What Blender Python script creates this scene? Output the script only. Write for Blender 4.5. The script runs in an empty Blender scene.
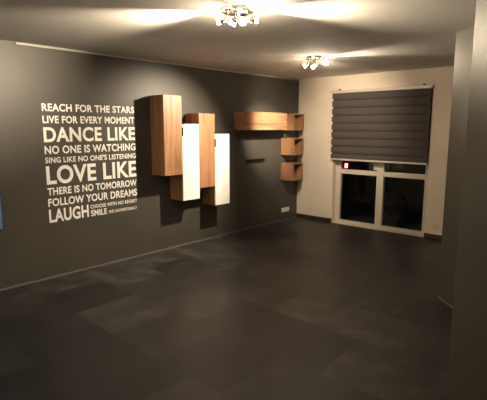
import bpy, bmesh, math, random
from mathutils import Vector, Matrix
random.seed(7)
S = bpy.context.scene
C = S.collection

# ---------------------------------------------------------------- camera, world, exposure
XL, YB, ZC = -4.832, 6.836, 2.5          # left wall plane, back wall plane, ceiling height
cam = bpy.data.cameras.new('camera')
cam.sensor_fit = 'HORIZONTAL'; cam.sensor_width = 36.0; cam.lens = 453.0/487.0*36.0
cam.clip_start = 0.05
cam_o = bpy.data.objects.new('camera', cam); C.objects.link(cam_o)
cam_o.location = (0, 0, 1.66)
cam_o.rotation_euler = (math.radians(90) - math.atan2(73, 453), 0, math.radians(42.05))
S.camera = cam_o

S.view_settings.view_transform = 'Standard'
S.view_settings.look = 'None'
S.view_settings.gamma = 1.0
S.view_settings.use_curve_mapping = False
S.view_settings.exposure = 2.0

w = bpy.data.worlds.new('night_sky'); S.world = w; w.use_nodes = True
w.node_tree.nodes['Background'].inputs[0].default_value = (0.35, 0.4, 0.6, 1)
w.node_tree.nodes['Background'].inputs[1].default_value = 0.004

LAMP_COL = (1.0, 0.80, 0.57)
# the ceiling lamps: place, watts of the all-round glow and, for each of the four heads, (plate corner, aim point, watts, cone degrees, blend)
LAMP_NEAR = ((-2.34, 2.53), 4, [
    ((-0.060, -0.050), (-4.83, 1.62, 2.38), 105, 62, 1.0),
    ((0.060, 0.050), (-1.45, 3.45, 2.50), 90, 74, 1.0),
    ((-0.045, 0.060), (-0.60, 2.40, 2.38), 60, 50, 0.9),
    ((0.035, -0.060), (-3.6, 1.9, 0.0), 18, 100, 0.9)])
LAMP_FAR = ((-3.18, 4.83), 2.5, [
    ((-0.060, -0.050), (-4.70, 3.75, 1.10), 105, 82, 0.9),
    ((-0.045, 0.060), (-4.56, 5.72, 1.66), 130, 36, 1.0),
    ((0.060, 0.050), (-1.4, 5.2, 2.48), 24, 70, 1.0),
    ((0.035, -0.060), (-4.3, 6.8, 1.6), 48, 90, 0.9)])
LAMP_FILL_BEHIND = ((-2.9, -0.9), 10, [  # unseen third lamp, added to fill light on the ceiling and floor
    ((-0.060, -0.050), (-4.83, -1.5, 2.0), 20, 90, 0.9),
    ((0.060, 0.050), (1.5, -0.5, 2.0), 10, 90, 0.9),
    ((-0.045, 0.060), (-1.7, 2.5, 2.68), 50, 88, 1.0),
    ((0.035, -0.060), (-1.0, -2.5, 1.0), 14, 120, 0.9)])

# ---------------------------------------------------------------- helpers
class MB:
    def __init__(s): s.bm = bmesh.new()
    def box(s, a, b, bev=0.0):
        a, b = Vector(a), Vector(b)
        t = bmesh.new()
        bmesh.ops.create_cube(t, size=1)
        for v in t.verts:
            v.co = Vector(((a.x+b.x)/2 + v.co.x*(b.x-a.x), (a.y+b.y)/2 + v.co.y*(b.y-a.y), (a.z+b.z)/2 + v.co.z*(b.z-a.z)))
        if bev: bmesh.ops.bevel(t, geom=t.edges[:], offset=bev, segments=2, affect='EDGES', profile=0.6)
        s._merge(t); return s
    def tube(s, p, q, r1, r2=None, n=24, caps=True):
        p, q = Vector(p), Vector(q); d = q-p
        t = bmesh.new()
        bmesh.ops.create_cone(t, cap_ends=caps, segments=n, radius1=r1, radius2=r1 if r2 is None else r2, depth=d.length)
        M = Matrix.Translation((p+q)/2) @ d.to_track_quat('Z', 'Y').to_matrix().to_4x4()
        bmesh.ops.transform(t, matrix=M, verts=t.verts[:]); s._merge(t); return s
    def ball(s, c, r, sc=(1, 1, 1), n=20):
        t = bmesh.new(); bmesh.ops.create_uvsphere(t, u_segments=n, v_segments=n//2, radius=r)
        for v in t.verts: v.co = Vector((v.co.x*sc[0], v.co.y*sc[1], v.co.z*sc[2])) + Vector(c)
        s._merge(t); return s
    def lathe(s, prof, M, n=28):
        # prof: list of (radius, height) revolved round local z, then moved by M
        t = bmesh.new(); rings = []
        for r, h in prof:
            rings.append([t.verts.new(M @ Vector((r*math.cos(2*math.pi*k/n), r*math.sin(2*math.pi*k/n), h))) for k in range(n)])
        for a, b in zip(rings, rings[1:]):
            for k in range(n): t.faces.new((a[k], a[(k+1) % n], b[(k+1) % n], b[k]))
        s._merge(t); return s
    def poly(s, pts, ext):
        # closed outline extruded by vector ext
        t = bmesh.new(); ext = Vector(ext)
        a = [t.verts.new(Vector(p)) for p in pts]; b = [t.verts.new(Vector(p)+ext) for p in pts]
        n = len(pts); t.faces.new(a[::-1]); t.faces.new(b)
        for k in range(n): t.faces.new((a[k], a[(k+1) % n], b[(k+1) % n], b[k]))
        s._merge(t); return s
    def _merge(s, t):
        me = bpy.data.meshes.new('tmp'); t.to_mesh(me); t.free(); s.bm.from_mesh(me); bpy.data.meshes.remove(me)
    def build(s, name, mat, parent=None, smooth=False):
        bmesh.ops.recalc_face_normals(s.bm, faces=s.bm.faces[:])
        me = bpy.data.meshes.new(name)
        o = bpy.data.objects.new(name, me); C.objects.link(o)
        if parent:
            o.parent = parent
            top = parent; off = Vector(parent.location)
            while top.parent: top = top.parent; off += Vector(top.location)
            bmesh.ops.translate(s.bm, vec=-off, verts=s.bm.verts[:])
        else:
            # origin at the base of the thing
            co = [v.co for v in s.bm.verts]
            lo = Vector([min(c[i] for c in co) for i in range(3)]); hi = Vector([max(c[i] for c in co) for i in range(3)])
            base = Vector(((lo.x+hi.x)/2, (lo.y+hi.y)/2, lo.z))
            bmesh.ops.translate(s.bm, vec=-base, verts=s.bm.verts[:]); o.location = base
        s.bm.to_mesh(me); s.bm.free()
        if smooth:
            for p in me.polygons: p.use_smooth = True
            try: me.set_sharp_from_angle(angle=math.radians(40))
            except Exception: pass
        me.materials.append(mat)
        return o

def thing(name, label, cat, loc, group=None):
    o = bpy.data.objects.new(name, None); C.objects.link(o)
    o.empty_display_size = 0.1; o.location = loc
    return tag(o, label, cat, group)
def tag(o, label, cat, group=None):
    o['label'] = label; o['category'] = cat
    if group: o['group'] = group
    return o
def struct(o, label=None):
    o['kind'] = 'structure'
    if label: o['label'] = label
    return o

# ---------------------------------------------------------------- materials
def mat(name, col, rough=0.5, metal=0.0, **kw):
    m = bpy.data.materials.new(name); m.use_nodes = True
    b = m.node_tree.nodes['Principled BSDF']
    b.inputs['Base Color'].default_value = (*col, 1); b.inputs['Roughness'].default_value = rough
    b.inputs['Metallic'].default_value = metal
    for k, v in kw.items(): b.inputs[k.replace('_', ' ')].default_value = v
    return m
def N(m, t, **kw):
    n = m.node_tree.nodes.new(t)
    for k, v in kw.items(): setattr(n, k, v)
    return n
def L(m, a, b): m.node_tree.links.new(a, b)
def bsdf(m): return m.node_tree.nodes['Principled BSDF']
def ramp(m, stops):
    r = N(m, 'ShaderNodeValToRGB'); e = r.color_ramp.elements
    while len(e) > len(stops): e.remove(e[-1])
    while len(e) < len(stops): e.new(0.5)
    for x, (p, c) in zip(e, stops): x.position = p; x.color = (*c, 1)
    return r
def plaster(name, col, rough=0.7, bump=0.15, scale=60, var=0.06):
    m = mat(name, col, rough)
    g = N(m, 'ShaderNodeNewGeometry')
    n = N(m, 'ShaderNodeTexNoise'); n.inputs['Scale'].default_value = scale; n.inputs['Detail'].default_value = 5
    L(m, g.outputs['Position'], n.inputs['Vector'])
    n2 = N(m, 'ShaderNodeTexNoise'); n2.inputs['Scale'].default_value = 2.2; n2.inputs['Detail'].default_value = 3
    L(m, g.outputs['Position'], n2.inputs['Vector'])
    r = ramp(m, [(0.3, tuple(c*(1-var) for c in col)), (0.7, tuple(c*(1+var) for c in col))])
    L(m, n2.outputs['Fac'], r.inputs['Fac']); L(m, r.outputs['Color'], bsdf(m).inputs['Base Color'])
    b = N(m, 'ShaderNodeBump'); b.inputs['Strength'].default_value = bump; b.inputs['Distance'].default_value = 0.003
    L(m, n.outputs['Fac'], b.inputs['Height']); L(m, b.outputs['Normal'], bsdf(m).inputs['Normal'])
    return m
def wood(name, axis):
    m = mat(name, (0.4, 0.22, 0.12), 0.42)
    g = N(m, 'ShaderNodeNewGeometry'); mp = N(m, 'ShaderNodeMapping')
    sc = [9.0, 9.0, 9.0]; sc[axis] = 0.55
    mp.inputs['Scale'].default_value = sc
    L(m, g.outputs['Position'], mp.inputs['Vector'])
    n1 = N(m, 'ShaderNodeTexNoise'); n1.inputs['Scale'].default_value = 1.6; n1.inputs['Detail'].default_value = 6; n1.inputs['Distortion'].default_value = 0.8
    n2 = N(m, 'ShaderNodeTexNoise'); n2.inputs['Scale'].default_value = 7.0; n2.inputs['Detail'].default_value = 4
    for n in (n1, n2): L(m, mp.outputs['Vector'], n.inputs['Vector'])
    r1 = ramp(m, [(0.28, (0.20, 0.100, 0.050)), (0.48, (0.36, 0.190, 0.100)), (0.62, (0.42, 0.225, 0.122)), (0.8, (0.50, 0.285, 0.165))])
    L(m, n1.outputs['Fac'], r1.inputs['Fac'])
    r2 = ramp(m, [(0.35, (0.72, 0.70, 0.68)), (0.6, (1, 1, 1))])
    L(m, n2.outputs['Fac'], r2.inputs['Fac'])
    mx = N(m, 'ShaderNodeMix', data_type='RGBA', blend_type='MULTIPLY'); mx.inputs['Factor'].default_value = 0.7
    L(m, r1.outputs['Color'], mx.inputs['A']); L(m, r2.outputs['Color'], mx.inputs['B'])
    L(m, mx.outputs['Result'], bsdf(m).inputs['Base Color'])
    b = N(m, 'ShaderNodeBump'); b.inputs['Strength'].default_value = 0.12; b.inputs['Distance'].default_value = 0.002
    L(m, n2.outputs['Fac'], b.inputs['Height']); L(m, b.outputs['Normal'], bsdf(m).inputs['Normal'])
    return m
def emis(name, col, s):
    m = mat(name, col, 0.4); b = bsdf(m)
    b.inputs['Emission Color'].default_value = (*col, 1); b.inputs['Emission Strength'].default_value = s
    return m

M_dark = plaster('anthracite_paint', (0.066, 0.062, 0.054), 0.44, bump=0.08)
bsdf(M_dark).inputs['Specular IOR Level'].default_value = 0.36
M_light = plaster('warm_white_paint', (0.74, 0.66, 0.56), 0.75)
M_ceil = plaster('ceiling_paint', (0.74, 0.72, 0.68), 0.8, scale=90)
M_trim = mat('grey_trim', (0.15, 0.14, 0.125), 0.45)
M_cornice = mat('pale_cornice', (0.36, 0.35, 0.32), 0.5)
M_base = mat('dark_baseboard', (0.035, 0.031, 0.028), 0.4)
M_woodv = wood('walnut_vertical_grain', 2)
M_woodh = wood('walnut_horizontal_grain', 1)
M_white = mat('white_gloss_lacquer', (0.88, 0.87, 0.85), 0.18)
M_black = mat('black_metal', (0.012, 0.012, 0.012), 0.4, 0.3)
M_vinyl = mat('white_vinyl', (0.90, 0.90, 0.88), 0.5)
M_plast = mat('white_plastic', (0.80, 0.79, 0.75), 0.35)
M_cream = mat('cream_plastic', (0.66, 0.58, 0.47), 0.4)
M_hole = mat('socket_hole', (0.03, 0.03, 0.03), 0.6)
M_chrome = mat('brushed_chrome', (0.62, 0.58, 0.50), 0.22, 1.0)
M_bulb = emis('lit_halogen', (1.0, 0.86, 0.64), 40)
M_shade = emis('lit_frosted_glass', (1.0, 0.86, 0.66), 2.2)
M_frame = mat('window_frame_white', (0.62, 0.57, 0.49), 0.4)
M_blue = mat('blue_canvas', (0.10, 0.18, 0.40), 0.5)
M_blueedge = mat('dark_blue_edge', (0.02, 0.03, 0.06), 0.5)
M_rail = mat('blind_rail', (0.62, 0.56, 0.47), 0.4, 0.2)
M_gap = mat('blind_dark_band', (0.042, 0.037, 0.035), 0.85)  # darker backing fabric between the front bands
M_band = plaster('blind_grey_band', (0.074, 0.064, 0.063), 0.9, scale=300, var=0.05)
M_asphalt = plaster('asphalt', (0.03, 0.03, 0.03), 0.9, scale=120, bump=0.4)
M_carpaint = mat('dark_car_paint', (0.012, 0.013, 0.016), 0.25, 0.0, Coat_Weight=0.5)
M_tyre = mat('tyre_rubber', (0.012, 0.012, 0.012), 0.8)
M_alloy = mat('dark_alloy_rim', (0.05, 0.05, 0.052), 0.45, 0.6)
M_carglass = mat('dark_car_glass', (0.01, 0.012, 0.014), 0.08)
M_red = mat('red_tail_lens', (0.35, 0.01, 0.01), 0.2)
M_redlit = emis('lit_red_tail_lamp', (1.0, 0.34, 0.20), 1.5)

# clear window glass: reflection by fresnel over a straight see-through
M_glass = bpy.data.materials.new('window_glass'); M_glass.use_nodes = True
nt = M_glass.node_tree; nt.nodes.clear()
out = nt.nodes.new('ShaderNodeOutputMaterial'); mx = nt.nodes.new('ShaderNodeMixShader')
tr = nt.nodes.new('ShaderNodeBsdfTransparent'); gl = nt.nodes.new('ShaderNodeBsdfGlossy'); fr = nt.nodes.new('ShaderNodeFresnel')
fr.inputs['IOR'].default_value = 1.45; gl.inputs['Roughness'].default_value = 0.03
tr.inputs['Color'].default_value = (0.9, 0.93, 0.92, 1)
nt.links.new(fr.outputs[0], mx.inputs[0]); nt.links.new(tr.outputs[0], mx.inputs[1]); nt.links.new(gl.outputs[0], mx.inputs[2]); nt.links.new(mx.outputs[0], out.inputs[0])

# floor: large dark slate-look vinyl tiles
M_floor = mat('slate_vinyl_tiles', (0.05, 0.045, 0.04), 0.4)
g = N(M_floor, 'ShaderNodeNewGeometry')
br = N(M_floor, 'ShaderNodeTexBrick'); br.offset = 0.5; br.squash = 1.0
for k, v in dict(Scale=1.0, Bias=0.0).items(): br.inputs[k].default_value = v
br.inputs['Brick Width'].default_value = 0.62; br.inputs['Row Height'].default_value = 0.62
br.inputs['Mortar Size'].default_value = 0.0025; br.inputs['Mortar Smooth'].default_value = 0.2
br.inputs['Color1'].default_value = (0.010, 0.0102, 0.011, 1); br.inputs['Color2'].default_value = (0.048, 0.046, 0.044, 1)
br.inputs['Mortar'].default_value = (0.018, 0.016, 0.015, 1)
L(M_floor, g.outputs['Position'], br.inputs['Vector'])
nz = N(M_floor, 'ShaderNodeTexNoise'); nz.inputs['Scale'].default_value = 4.5; nz.inputs['Detail'].default_value = 9; nz.inputs['Roughness'].default_value = 0.65
L(M_floor, g.outputs['Position'], nz.inputs['Vector'])
rz = ramp(M_floor, [(0.34, (0.45, 0.44, 0.44)), (0.52, (0.95, 0.95, 0.95)), (0.68, (1.75, 1.7, 1.62))])
L(M_floor, nz.outputs['Fac'], rz.inputs['Fac'])
mm = N(M_floor, 'ShaderNodeMix', data_type='RGBA', blend_type='MULTIPLY'); mm.inputs['Factor'].default_value = 1.0
L(M_floor, br.outputs['Color'], mm.inputs['A']); L(M_floor, rz.outputs['Color'], mm.inputs['B'])
L(M_floor, mm.outputs['Result'], bsdf(M_floor).inputs['Base Color'])
rr = N(M_floor, 'ShaderNodeMapRange'); rr.inputs['To Min'].default_value = 0.36; rr.inputs['To Max'].default_value = 0.58
L(M_floor, nz.outputs['Fac'], rr.inputs['Value']); L(M_floor, rr.outputs['Result'], bsdf(M_floor).inputs['Roughness'])
bp = N(M_floor, 'ShaderNodeBump'); bp.inputs['Strength'].default_value = 0.25; bp.inputs['Distance'].default_value = 0.004
nf = N(M_floor, 'ShaderNodeTexNoise'); nf.inputs['Scale'].default_value = 35; nf.inputs['Detail'].default_value = 4
L(M_floor, g.outputs['Position'], nf.inputs['Vector']); L(M_floor, nf.outputs['Fac'], bp.inputs['Height'])
L(M_floor, bp.outputs['Normal'], bsdf(M_floor).inputs['Normal'])

# ---------------------------------------------------------------- the room
XR, YF, T = 1.6, -2.6, 0.2
OX0, OX1, OZ = -4.085, -2.463, 2.20      # window opening
struct(MB().box((XL-T, YF-T, -0.12), (XR+T, YB+0.25, 0)).build('floor', M_floor))
struct(MB().box((XL-T, YF-T, ZC), (XR+T, YB+0.25, ZC+0.12)).build('ceiling', M_ceil))
struct(MB().box((XL-T, YF, 0), (XL, YB, ZC)).build('wall_left', M_dark))
b = MB()
b.box((XL-T, YB, 0), (OX0, YB+0.25, ZC)).box((OX1, YB, 0), (-1.3, YB+0.25, ZC)).box((OX0, YB, OZ), (OX1, YB+0.25, ZC))
struct(b.build('wall_back', M_light))
# right side: wall running to the back, its chamfered 45 degree face, and the near pier
b = MB().poly([(-1.44, YB, 0), (-1.44, 4.47, 0), (-0.27, 3.30, 0), (0.2, 3.30, 0), (0.2, YB, 0)], (0, 0, ZC))
struct(b.build('wall_right', M_dark))
struct(MB().poly([(-0.737, 2.55, 0), (-0.10, 2.05, 0), (XR, 2.05, 0), (XR, 3.30, 0), (-0.35, 3.30, 0)], (0, 0, ZC)).build('wall_pier', M_dark))
struct(MB().box((XR, YF, 0), (XR+T, 3.30, ZC)).build('wall_side', M_light))
struct(MB().box((XL-T, YF-T, 0), (XR+T, YF, ZC)).build('wall_front', M_light))
# trims
struct(MB().box((XL, 1.965, ZC-0.028), (XL+0.016, YB, ZC-0.006)).build('trim_1', M_cornice))
struct(MB().box((XL, YF, 0), (XL+0.010, YB, 0.016)).build('baseboard_left', M_trim))
struct(MB().box((XL, YB-0.014, 0), (OX0, YB, 0.072)).box((OX1, YB-0.014, 0), (-1.44, YB, 0.072)).build('baseboard_back', M_base))
d = Vector((1, -1, 0)).normalized(); nrm = Vector((-1, -1, 0)).normalized()
p0 = Vector((-1.44, 4.47, 0)); p1 = Vector((-0.30, 3.33, 0))
struct(MB().poly([p0, p1, p1+nrm*0.010, p0+nrm*0.010], (0, 0, 0.016)).build('baseboard_right', M_trim))

# ---------------------------------------------------------------- window (french window, two leaves with a transom)
fy0, fy1 = YB+0.100, YB+0.170
win = bpy.data.objects.new('window_1', None); C.objects.link(win); win.location = ((OX0+OX1)/2, fy0, 0)
win['kind'] = 'structure'
win['label'] = 'white framed french window with dark panes half covered by the grey blind'
fr_ = MB()
fr_.box((OX0, fy0, 0), (OX0+0.096, fy1, OZ), 0.004).box((OX1-0.080, fy0, 0), (OX1, fy1, OZ), 0.004)
fr_.box((OX0+0.096, fy0, 0), (OX1-0.080, fy1, 0.055), 0.004).box((OX0+0.096, fy0, OZ-0.07), (OX1-0.080, fy1, OZ), 0.004)
MX0, MX1, TZ0, TZ1 = -3.325, -3.208, 0.866, 0.942
fr_.box((MX0, fy0, 0.055), (MX1, fy1, OZ-0.07), 0.004)
fr_.box((OX0+0.096, fy0+0.004, TZ0), (MX0, fy1-0.004, TZ1), 0.004).box((MX1, fy0+0.004, TZ0), (OX1-0.080, fy1-0.004, TZ1), 0.004)
fr_.build('window_frame', M_frame, win)
for (x0, x1) in ((OX0+0.096, MX0), (MX1, OX1-0.080)):
    for (z0, z1) in ((0.055, TZ0), (TZ1, OZ-0.07)):
        MB().box((x0-0.005, fy0+0.030, z0-0.005), (x1+0.005, fy0+0.036, z1+0.005)).build('window_pane', M_glass, win)
MB().box((MX0-0.055, fy0-0.008, TZ1+0.02), (MX0+0.004, fy0+0.02, TZ1+0.30), 0.004).build('window_lock', M_frame, win)
MB().box((OX0, YB+0.0, -0.002), (OX1, fy0, 0.012)).build('window_sill', M_frame, win)

# ---------------------------------------------------------------- zebra roller blind
bx0, bx1, bz0, bz1 = -4.125, -2.462, 1.115, 2.262
bl = thing('roller_blind', 'grey zebra striped roller blind lowered halfway over the french window', 'blind', ((bx0+bx1)/2, YB, bz0))
MB().box((bx0-0.01, YB-0.075, bz1-0.052), (bx1+0.01, YB-0.005, bz1), 0.010).build('headrail', M_rail, bl)
NB = 17
ph = (bz1-0.05-bz0-0.02)/NB*2
f = MB(); back = MB()
# front layer: opaque bands; every band bows out a touch and is a little wider than the thin strips between
n_b = NB//2 + 1
for k in range(n_b):
    zt = bz1-0.045-k*ph; zb = max(zt-ph*0.76, bz0+0.012)
    if zt - zb < 0.02: continue
    prof = [(0, zt), (0.003, zt-(zt-zb)*0.25), (0.004, (zt+zb)/2), (0.003, zb+(zt-zb)*0.25), (0, zb)]
    pts = [(bx0+0.012, YB-0.040-o, z) for o, z in prof] + [(bx0+0.012, YB-0.037-o, z) for o, z in reversed(prof)]
    f.poly(pts, (bx1-bx0-0.024, 0, 0))
back.box((bx0+0.030, YB-0.032, bz0+0.012), (bx1-0.030, YB-0.030, bz1-0.04))
f.build('striped_fabric', M_band, bl)
back.build('backing_fabric', M_gap, bl)
MB().box((bx0+0.010, YB-0.048, bz0-0.012), (bx1-0.010, YB-0.022, bz0+0.016), 0.006).build('bottom_rail', M_rail, bl)
for x in (bx0+0.14, bx1-0.13):
    MB().box((x-0.012, YB-0.045, bz1-0.002), (x+0.012, YB, bz1+0.022), 0.003).build('bracket', M_black, bl)

# ---------------------------------------------------------------- wall cabinets
def tall_cabinet(y0, z0, white, label, pull):
    D, W, Hh = 0.27, 0.293, 1.010
    t = thing('wall_cabinet', label, 'cabinet', (XL, y0+W/2, z0), 'staggered tall wall cabinets')
    b = MB()
    xf = XL+D-0.020
    th = 0.016
    b.box((XL, y0, z0), (xf, y0+th, z0+Hh)).box((XL, y0+W-th, z0), (xf, y0+W, z0+Hh))
    b.box((XL, y0+th, z0), (xf, y0+W-th, z0+th)).box((XL, y0+th, z0+Hh-th), (xf, y0+W-th, z0+Hh))
    b.box((XL, y0+th, z0+th), (XL+0.006, y0+W-th, z0+Hh-th))
    b.build('body', M_woodv, t)
    dr = MB().box((xf+0.002, y0+0.001, z0+0.001), (XL+D, y0+W-0.001, z0+Hh-0.001), 0.0015).build('door', M_white if white else M_woodv, t)
    if white: dr['label'] = 'white gloss door'
    if pull is not None:
        h = MB().box((XL+D-0.014, y0-0.002, pull-0.055), (XL+D+0.010, y0+0.014, pull+0.055), 0.002).build('edge_pull', M_black, dr)
    return t
Y0 = 3.577
tall_cabinet(Y0, 1.045, False, 'wood fronted tall wall cabinet hung highest, beside the white lettering', None)
tall_cabinet(Y0+0.2945, 0.690, True, 'white fronted tall wall cabinet hanging between the two wood fronted ones', 1.60)
tall_cabinet(Y0+0.589, 0.832, False, 'wood fronted tall wall cabinet hanging between the two white fronted ones', None)
tall_cabinet(Y0+0.8835, 0.553, True, 'white fronted tall wall cabinet hung lowest, at the far end of the row', 1.44)

# horizontal cabinet with a flap front
t = thing('wall_cabinet', 'long horizontal wood wall cabinet above the narrow black bar', 'cabinet', (XL, 5.635, 1.613))
y0, y1, z0, z1, D = 5.135, 6.145, 1.613, 1.888, 0.27
b = MB(); th = 0.018; xf = XL+D-0.020
b.box((XL, y0, z0), (xf, y0+th, z1)).box((XL, y1-th, z0), (xf, y1, z1)).box((XL, y0+th, z0), (xf, y1-th, z0+th)).box((XL, y0+th, z1-th), (xf, y1-th, z1)).box((XL, y0+th, z0+th), (XL+0.006, y1-th, z1-th))
b.build('body', M_woodh, t)
MB().box((xf+0.002, y0+0.001, z0+0.001), (XL+D, y1-0.001, z1-0.001), 0.0015).build('flap_door', M_woodh, t)

# open cube shelves in the corner
def cube_shelf(z0, hgt, label):
    y0, y1, D, th = 6.335, 6.625, 0.27, 0.020
    t = thing('cube_shelf', label, 'shelf', (XL, (y0+y1)/2, z0), 'open cube shelves in the corner')
    for a in (y0, y1-th): MB().box((XL, a, z0+th), (XL+D, a+th, z0+hgt-th)).build('side_panel', M_woodv, t)
    MB().box((XL, y0, z0+hgt-th), (XL+D, y1, z0+hgt)).build('top_panel', M_woodh, t)
    MB().box((XL, y0, z0), (XL+D, y1, z0+th)).build('bottom_panel', M_woodh, t)
    MB().box((XL, y0+th, z0+th), (XL+0.008, y1-th, z0+hgt-th)).build('back_panel', M_woodv, t)
cube_shelf(1.605, 0.280, 'topmost of the three open wood cube shelves in the corner')
cube_shelf(1.183, 0.290, 'middle one of the three open wood cube shelves in the corner')
cube_shelf(0.740, 0.300, 'lowest of the three open wood cube shelves in the corner')

# narrow black bar under the horizontal cabinet
t = thing('wall_bracket', 'narrow black horizontal bar on the dark wall beneath the long cabinet', 'bracket', (XL, 5.643, 1.089))
MB().box((XL, 5.417, 1.092), (XL+0.006, 5.870, 1.138), 0.001).build('back_plate', M_black, t)
b = MB(); b.box((XL+0.006, 5.417, 1.126), (XL+0.022, 5.870, 1.134), 0.001).box((XL+0.018, 5.417, 1.126), (XL+0.022, 5.870, 1.146), 0.001)
b.box((XL+0.006, 5.417, 1.092), (XL+0.022, 5.870, 1.100), 0.001)
b.build('rail', M_black, t)
for y in (5.50, 5.643, 5.79): MB().tube((XL+0.005, y, 1.113), (XL+0.010, y, 1.113), 0.007, n=12).build('screw', M_chrome, t)

# ---------------------------------------------------------------- wall lettering
dec = thing('wall_decal', 'white lettering of uplifting sayings on the dark wall left of the cabinets', 'wall decal', (XL, 2.745, 0.62))
def lettering(txt, y0, y1, z0, z1, weight):
    cu = bpy.data.curves.new('lettering', 'FONT'); cu.body = txt; cu.size = 1.0; cu.offset = weight + 0.007; cu.space_character = 1.06
    cu.resolution_u = 6; cu.extrude = 0.02
    tmp = bpy.data.objects.new('lettering', cu); C.objects.link(tmp)
    bpy.context.view_layer.update()
    me = bpy.data.meshes.new_from_object(tmp.evaluated_get(bpy.context.evaluated_depsgraph_get()))
    bpy.data.objects.remove(tmp); bpy.data.curves.remove(cu)
    bm = bmesh.new(); bm.from_mesh(me); bpy.data.meshes.remove(me)
    co = [v.co for v in bm.verts]
    ax, bx_, ay, by = min(c.x for c in co), max(c.x for c in co), min(c.y for c in co), max(c.y for c in co)
    # split the line into its words at the widest gaps between letters
    xs = sorted((min(v.co.x for v in f.verts), max(v.co.x for v in f.verts)) for f in bm.faces)
    gaps = []; end = xs[0][1]
    for lo, hi in xs:
        if lo > end: gaps.append((lo-end, (lo+end)/2))
        end = max(end, hi)
    nw = txt.count(' ')
    cuts = sorted(c for g_, c in sorted(gaps, reverse=True)[:nw]) + [1e9]
    lo = -1e9
    for cut in cuts:
        wb = bm.copy()
        bmesh.ops.delete(wb, geom=[v for v in wb.verts if not lo < v.co.x < cut], context='VERTS')
        lo = cut
        for v in wb.verts:
            v.co = Vector((0.0004 + (v.co.z+0.02)*0.02, y0+(v.co.x-ax)/(bx_-ax)*(y1-y0) - 2.745, z0+(v.co.y-ay)/(by-ay)*(z1-z0) - 0.62))
        m2 = bpy.data.meshes.new('lettering'); wb.to_mesh(m2); wb.free(); m2.materials.append(M_vinyl)
        o = bpy.data.objects.new('lettering', m2); C.objects.link(o); o.parent = dec
    bm.free()
A, B = 2.186, 3.332
for txt, y0, y1, z0, z1, wt in [
    ('REACH FOR THE STARS', A, B, 1.826, 1.908, 0.020),
    ('LIVE FOR EVERY MOMENT', A, B, 1.699, 1.780, 0.020),
    ('DANCE LIKE', A, B, 1.497, 1.660, 0.022),
    ('NO ONE IS WATCHING', A, B, 1.371, 1.460, 0.020),
    ("SING LIKE NO ONE'S LISTENING", A, B, 1.274, 1.338, 0.016),
    ('LOVE LIKE', A, B, 1.041, 1.244, 0.022),
    ('THERE IS NO TOMORROW', A, B, 0.923, 1.006, 0.020),
    ('FOLLOW YOUR DREAMS', A, B, 0.799, 0.888, 0.020),
    ('LAUGH', A, 2.655, 0.620, 0.769, 0.022),
    ('CHOOSE WITH NO REGRET', 2.680, B-0.005, 0.714, 0.758, 0.012),
    ('SMILE', 2.683, 2.892, 0.620, 0.696, 0.022),
    ('AND UNCONDITIONALLY', 2.915, B-0.010, 0.626, 0.664, 0.012)]:
    lettering(txt, y0, y1, z0, z1, wt)

# ---------------------------------------------------------------- sockets, picture
def socket(axis, c, wdt, hgt, n, mat_, label):
    t = thing('wall_socket', label, 'socket', c)
    def bx(u0, u1, v0, v1, d0, d1, bev=0.0):
        if axis == 'x': return MB().box((c[0]+d0, c[1]+u0, c[2]+v0), (c[0]+d1, c[1]+u1, c[2]+v1), bev)
        return MB().box((c[0]+u0, c[1]-d1, c[2]+v0), (c[0]+u1, c[1]-d0, c[2]+v1), bev)
    bx(-wdt/2, wdt/2, 0, hgt, 0, 0.010, 0.003).build('cover_plate', mat_, t)
    for k in range(n):
        u = -wdt/2 + wdt*(k+0.5)/n
        def pt(du, dv, d): 
            return (c[0]+d, c[1]+u+du, c[2]+hgt/2+dv) if axis == 'x' else (c[0]+u+du, c[1]-d, c[2]+hgt/2+dv)
        ins = MB().tube(pt(0, 0, 0.009), pt(0, 0, 0.012), 0.021).build('socket_insert', mat_, t)
        for s in (-1, 1): MB().tube(pt(s*0.0095, 0, 0.0115), pt(s*0.0095, 0, 0.0128), 0.003, n=10).build('pin_hole', M_hole, ins)
socket('x', (XL, 6.478, 0.152), 0.225, 0.075, 3, M_plast, 'white multiple wall socket low on the dark wall near the corner')
socket('y', (-2.300, YB, 0.150), 0.080, 0.080, 1, M_cream, 'cream wall socket on the pale wall right of the french window')
pc = thing('wall_picture', 'blue panel on the dark wall at the left edge of the photo', 'picture', (XL, 1.33, 0.627))
MB().box((XL, 0.93, 0.627), (XL+0.022, 1.708, 1.214), 0.003).build('edge_frame', M_blueedge, pc)
MB().box((XL+0.020, 0.945, 0.642), (XL+0.026, 1.697, 1.199), 0.002).build('canvas', M_blue, pc)

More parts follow.
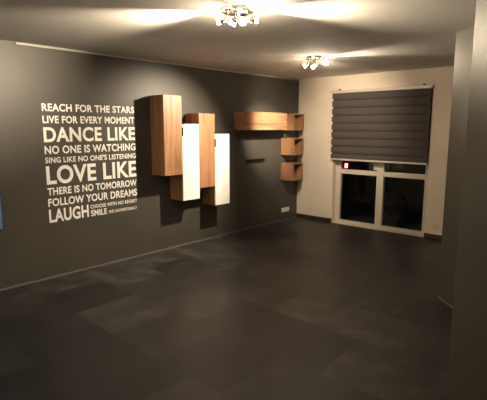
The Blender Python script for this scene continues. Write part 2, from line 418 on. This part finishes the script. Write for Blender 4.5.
# ---------------------------------------------------------------- ceiling spot lights
def ceiling_light(spec, label):
    (cx, cy), glow, heads = spec
    t = thing('ceiling_light', label, 'ceiling light', (cx, cy, ZC), 'four headed ceiling spot lights')
    MB().lathe([(0.0, -0.026), (0.108, -0.026), (0.116, -0.020), (0.118, 0.0)], Matrix.Translation((cx, cy, ZC)), 40).build('ceiling_plate', M_chrome, t, True)
    for (hx, hy), aim, watts, cone, blend in heads:
        top = Vector((cx+hx, cy+hy, ZC-0.026)); kn = top + Vector((hx*0.15, hy*0.15, -0.050))
        d = (Vector(aim)-kn).normalized()
        arm = MB().tube(top+Vector((0, 0, 0.004)), kn, 0.007, n=14).tube(top+Vector((0, 0, 0.004)), top-Vector((0, 0, 0.012)), 0.020, 0.014, n=20).build('arm', M_chrome, t, True)
        MB().ball(kn, 0.015).build('knuckle', M_chrome, arm, True)
        Mx = Matrix.Translation(kn) @ d.to_track_quat('Z', 'Y').to_matrix().to_4x4() @ Matrix.Scale(0.85, 4)
        cup = MB().lathe([(0.0, 0.006), (0.020, 0.008), (0.026, 0.022), (0.027, 0.036), (0.025, 0.036), (0.018, 0.014), (0.0, 0.012)], Mx).build('spot_head', M_chrome, t, True)
        MB().lathe([(0.026, 0.034), (0.029, 0.048), (0.032, 0.068), (0.030, 0.068), (0.027, 0.048), (0.024, 0.034)], Mx).build('glass_shade', M_shade, cup, True)
        MB().lathe([(0.0, 0.015), (0.008, 0.016), (0.012, 0.035), (0.012, 0.048), (0.007, 0.058), (0.0, 0.060)], Mx, 16).build('bulb', M_bulb, cup, True)
        la = bpy.data.lights.new('bulb_light', 'SPOT'); la.energy = watts; la.color = LAMP_COL
        la.spot_size = math.radians(cone); la.spot_blend = blend; la.shadow_soft_size = 0.025
        lo = bpy.data.objects.new('bulb_light', la); C.objects.link(lo); lo.parent = t
        lo.location = kn + d*0.066 - Vector(t.location)
        lo.rotation_euler = d.to_track_quat('-Z', 'Y').to_euler()
    la = bpy.data.lights.new('bulb_glow', 'POINT'); la.energy = glow; la.color = LAMP_COL; la.shadow_soft_size = 0.05
    lo = bpy.data.objects.new('bulb_glow', la); C.objects.link(lo); lo.parent = t; lo.location = (0, 0, -0.17)
ceiling_light(LAMP_NEAR, 'larger looking lit chrome ceiling spot light near the top edge of the photo')
ceiling_light(LAMP_FAR, 'lit chrome ceiling spot light farther back, in front of the french window')

ceiling_light(LAMP_FILL_BEHIND, 'unseen fill lamp added behind the camera, built as a chrome ceiling spot light')

# ---------------------------------------------------------------- outside at night
struct(MB().box((-16, YB+0.25, -0.25), (8, 22, -0.15)).build('ground', M_asphalt))
gz = -0.15
def car(x0, y0):
    Lc, W = 4.2, 1.72
    t = thing('parked_car', 'dark parked car with lit red tail light outside the french window', 'car', (x0+Lc/2, y0+W/2, gz))
    low = [(0.02, 0.30), (0.0, 0.55), (0.03, 1.02), (0.25, 1.10), (1.0, 1.11), (2.9, 1.04), (3.75, 0.84), (4.12, 0.68), (4.2, 0.45), (4.15, 0.25)]
    def arch(cx): return [(cx+0.37*math.cos(a), 0.31+0.37*math.sin(a)) for a in [math.pi*k/10 for k in range(11)]]
    bottom = [(4.15, 0.25)] + [(p[0], max(p[1], 0.25)) for p in arch(3.35)] + [(p[0], max(p[1], 0.25)) for p in arch(1.0)] + [(0.30, 0.25)]
    outline = low[:-1] + bottom
    MB().poly([(x0+a, y0, gz+z) for a, z in outline], (0, W, 0)).build('body', M_carpaint, t)
    cab = [(0.22, 1.08), (0.55, 1.46), (1.0, 1.54), (2.0, 1.52), (2.85, 1.03)]
    MB().poly([(x0+a, y0+0.10, gz+z) for a, z in cab], (0, W-0.20, 0)).build('cabin', M_carpaint, t)
    for pts in ([(0.55, 1.14), (0.72, 1.41), (1.45, 1.46), (1.45, 1.14)], [(1.53, 1.13), (1.53, 1.46), (2.0, 1.45), (2.58, 1.11)]):
        MB().poly([(x0+a, y0+0.094, gz+z) for a, z in pts], (0, 0.01, 0)).build('side_window', M_carglass, t)
    for a in (1.0, 3.35):
        for yy in (y0+0.02, y0+W-0.22):
            wh = MB().tube((x0+a, yy, gz+0.31), (x0+a, yy+0.20, gz+0.31), 0.31, n=36).build('wheel', M_tyre, t, True)
            if yy < y0+0.5:
                r = MB()
                r.lathe([(0.20, -0.004), (0.225, -0.012), (0.225, 0.0), (0.20, 0.0)], Matrix.Translation((x0+a, yy, gz+0.31)) @ Matrix.Rotation(math.pi/2, 4, 'X') @ Matrix.Scale(-1, 4, (0, 0, 1)))
                for k in range(7):
                    an = 2*math.pi*k/7
                    r.tube((x0+a, yy-0.006, gz+0.31), (x0+a+0.21*math.cos(an), yy-0.006, gz+0.31+0.21*math.sin(an)), 0.018, 0.012, n=8)
                r.build('rim', M_alloy, wh)
    tl = MB().poly([(x0+a, y0-0.012, gz+z) for a, z in [(0.02, 0.93), (0.02, 1.115), (0.16, 1.125), (0.12, 0.93)]], (0, 0.16, 0)).build('tail_light', M_red, t)
    MB().box((x0+0.05, y0-0.022, gz+1.005), (x0+0.110, y0-0.010, gz+1.095), 0.004).build('lit_lamp', M_redlit, tl)
    return t
car(-4.61, 8.10)
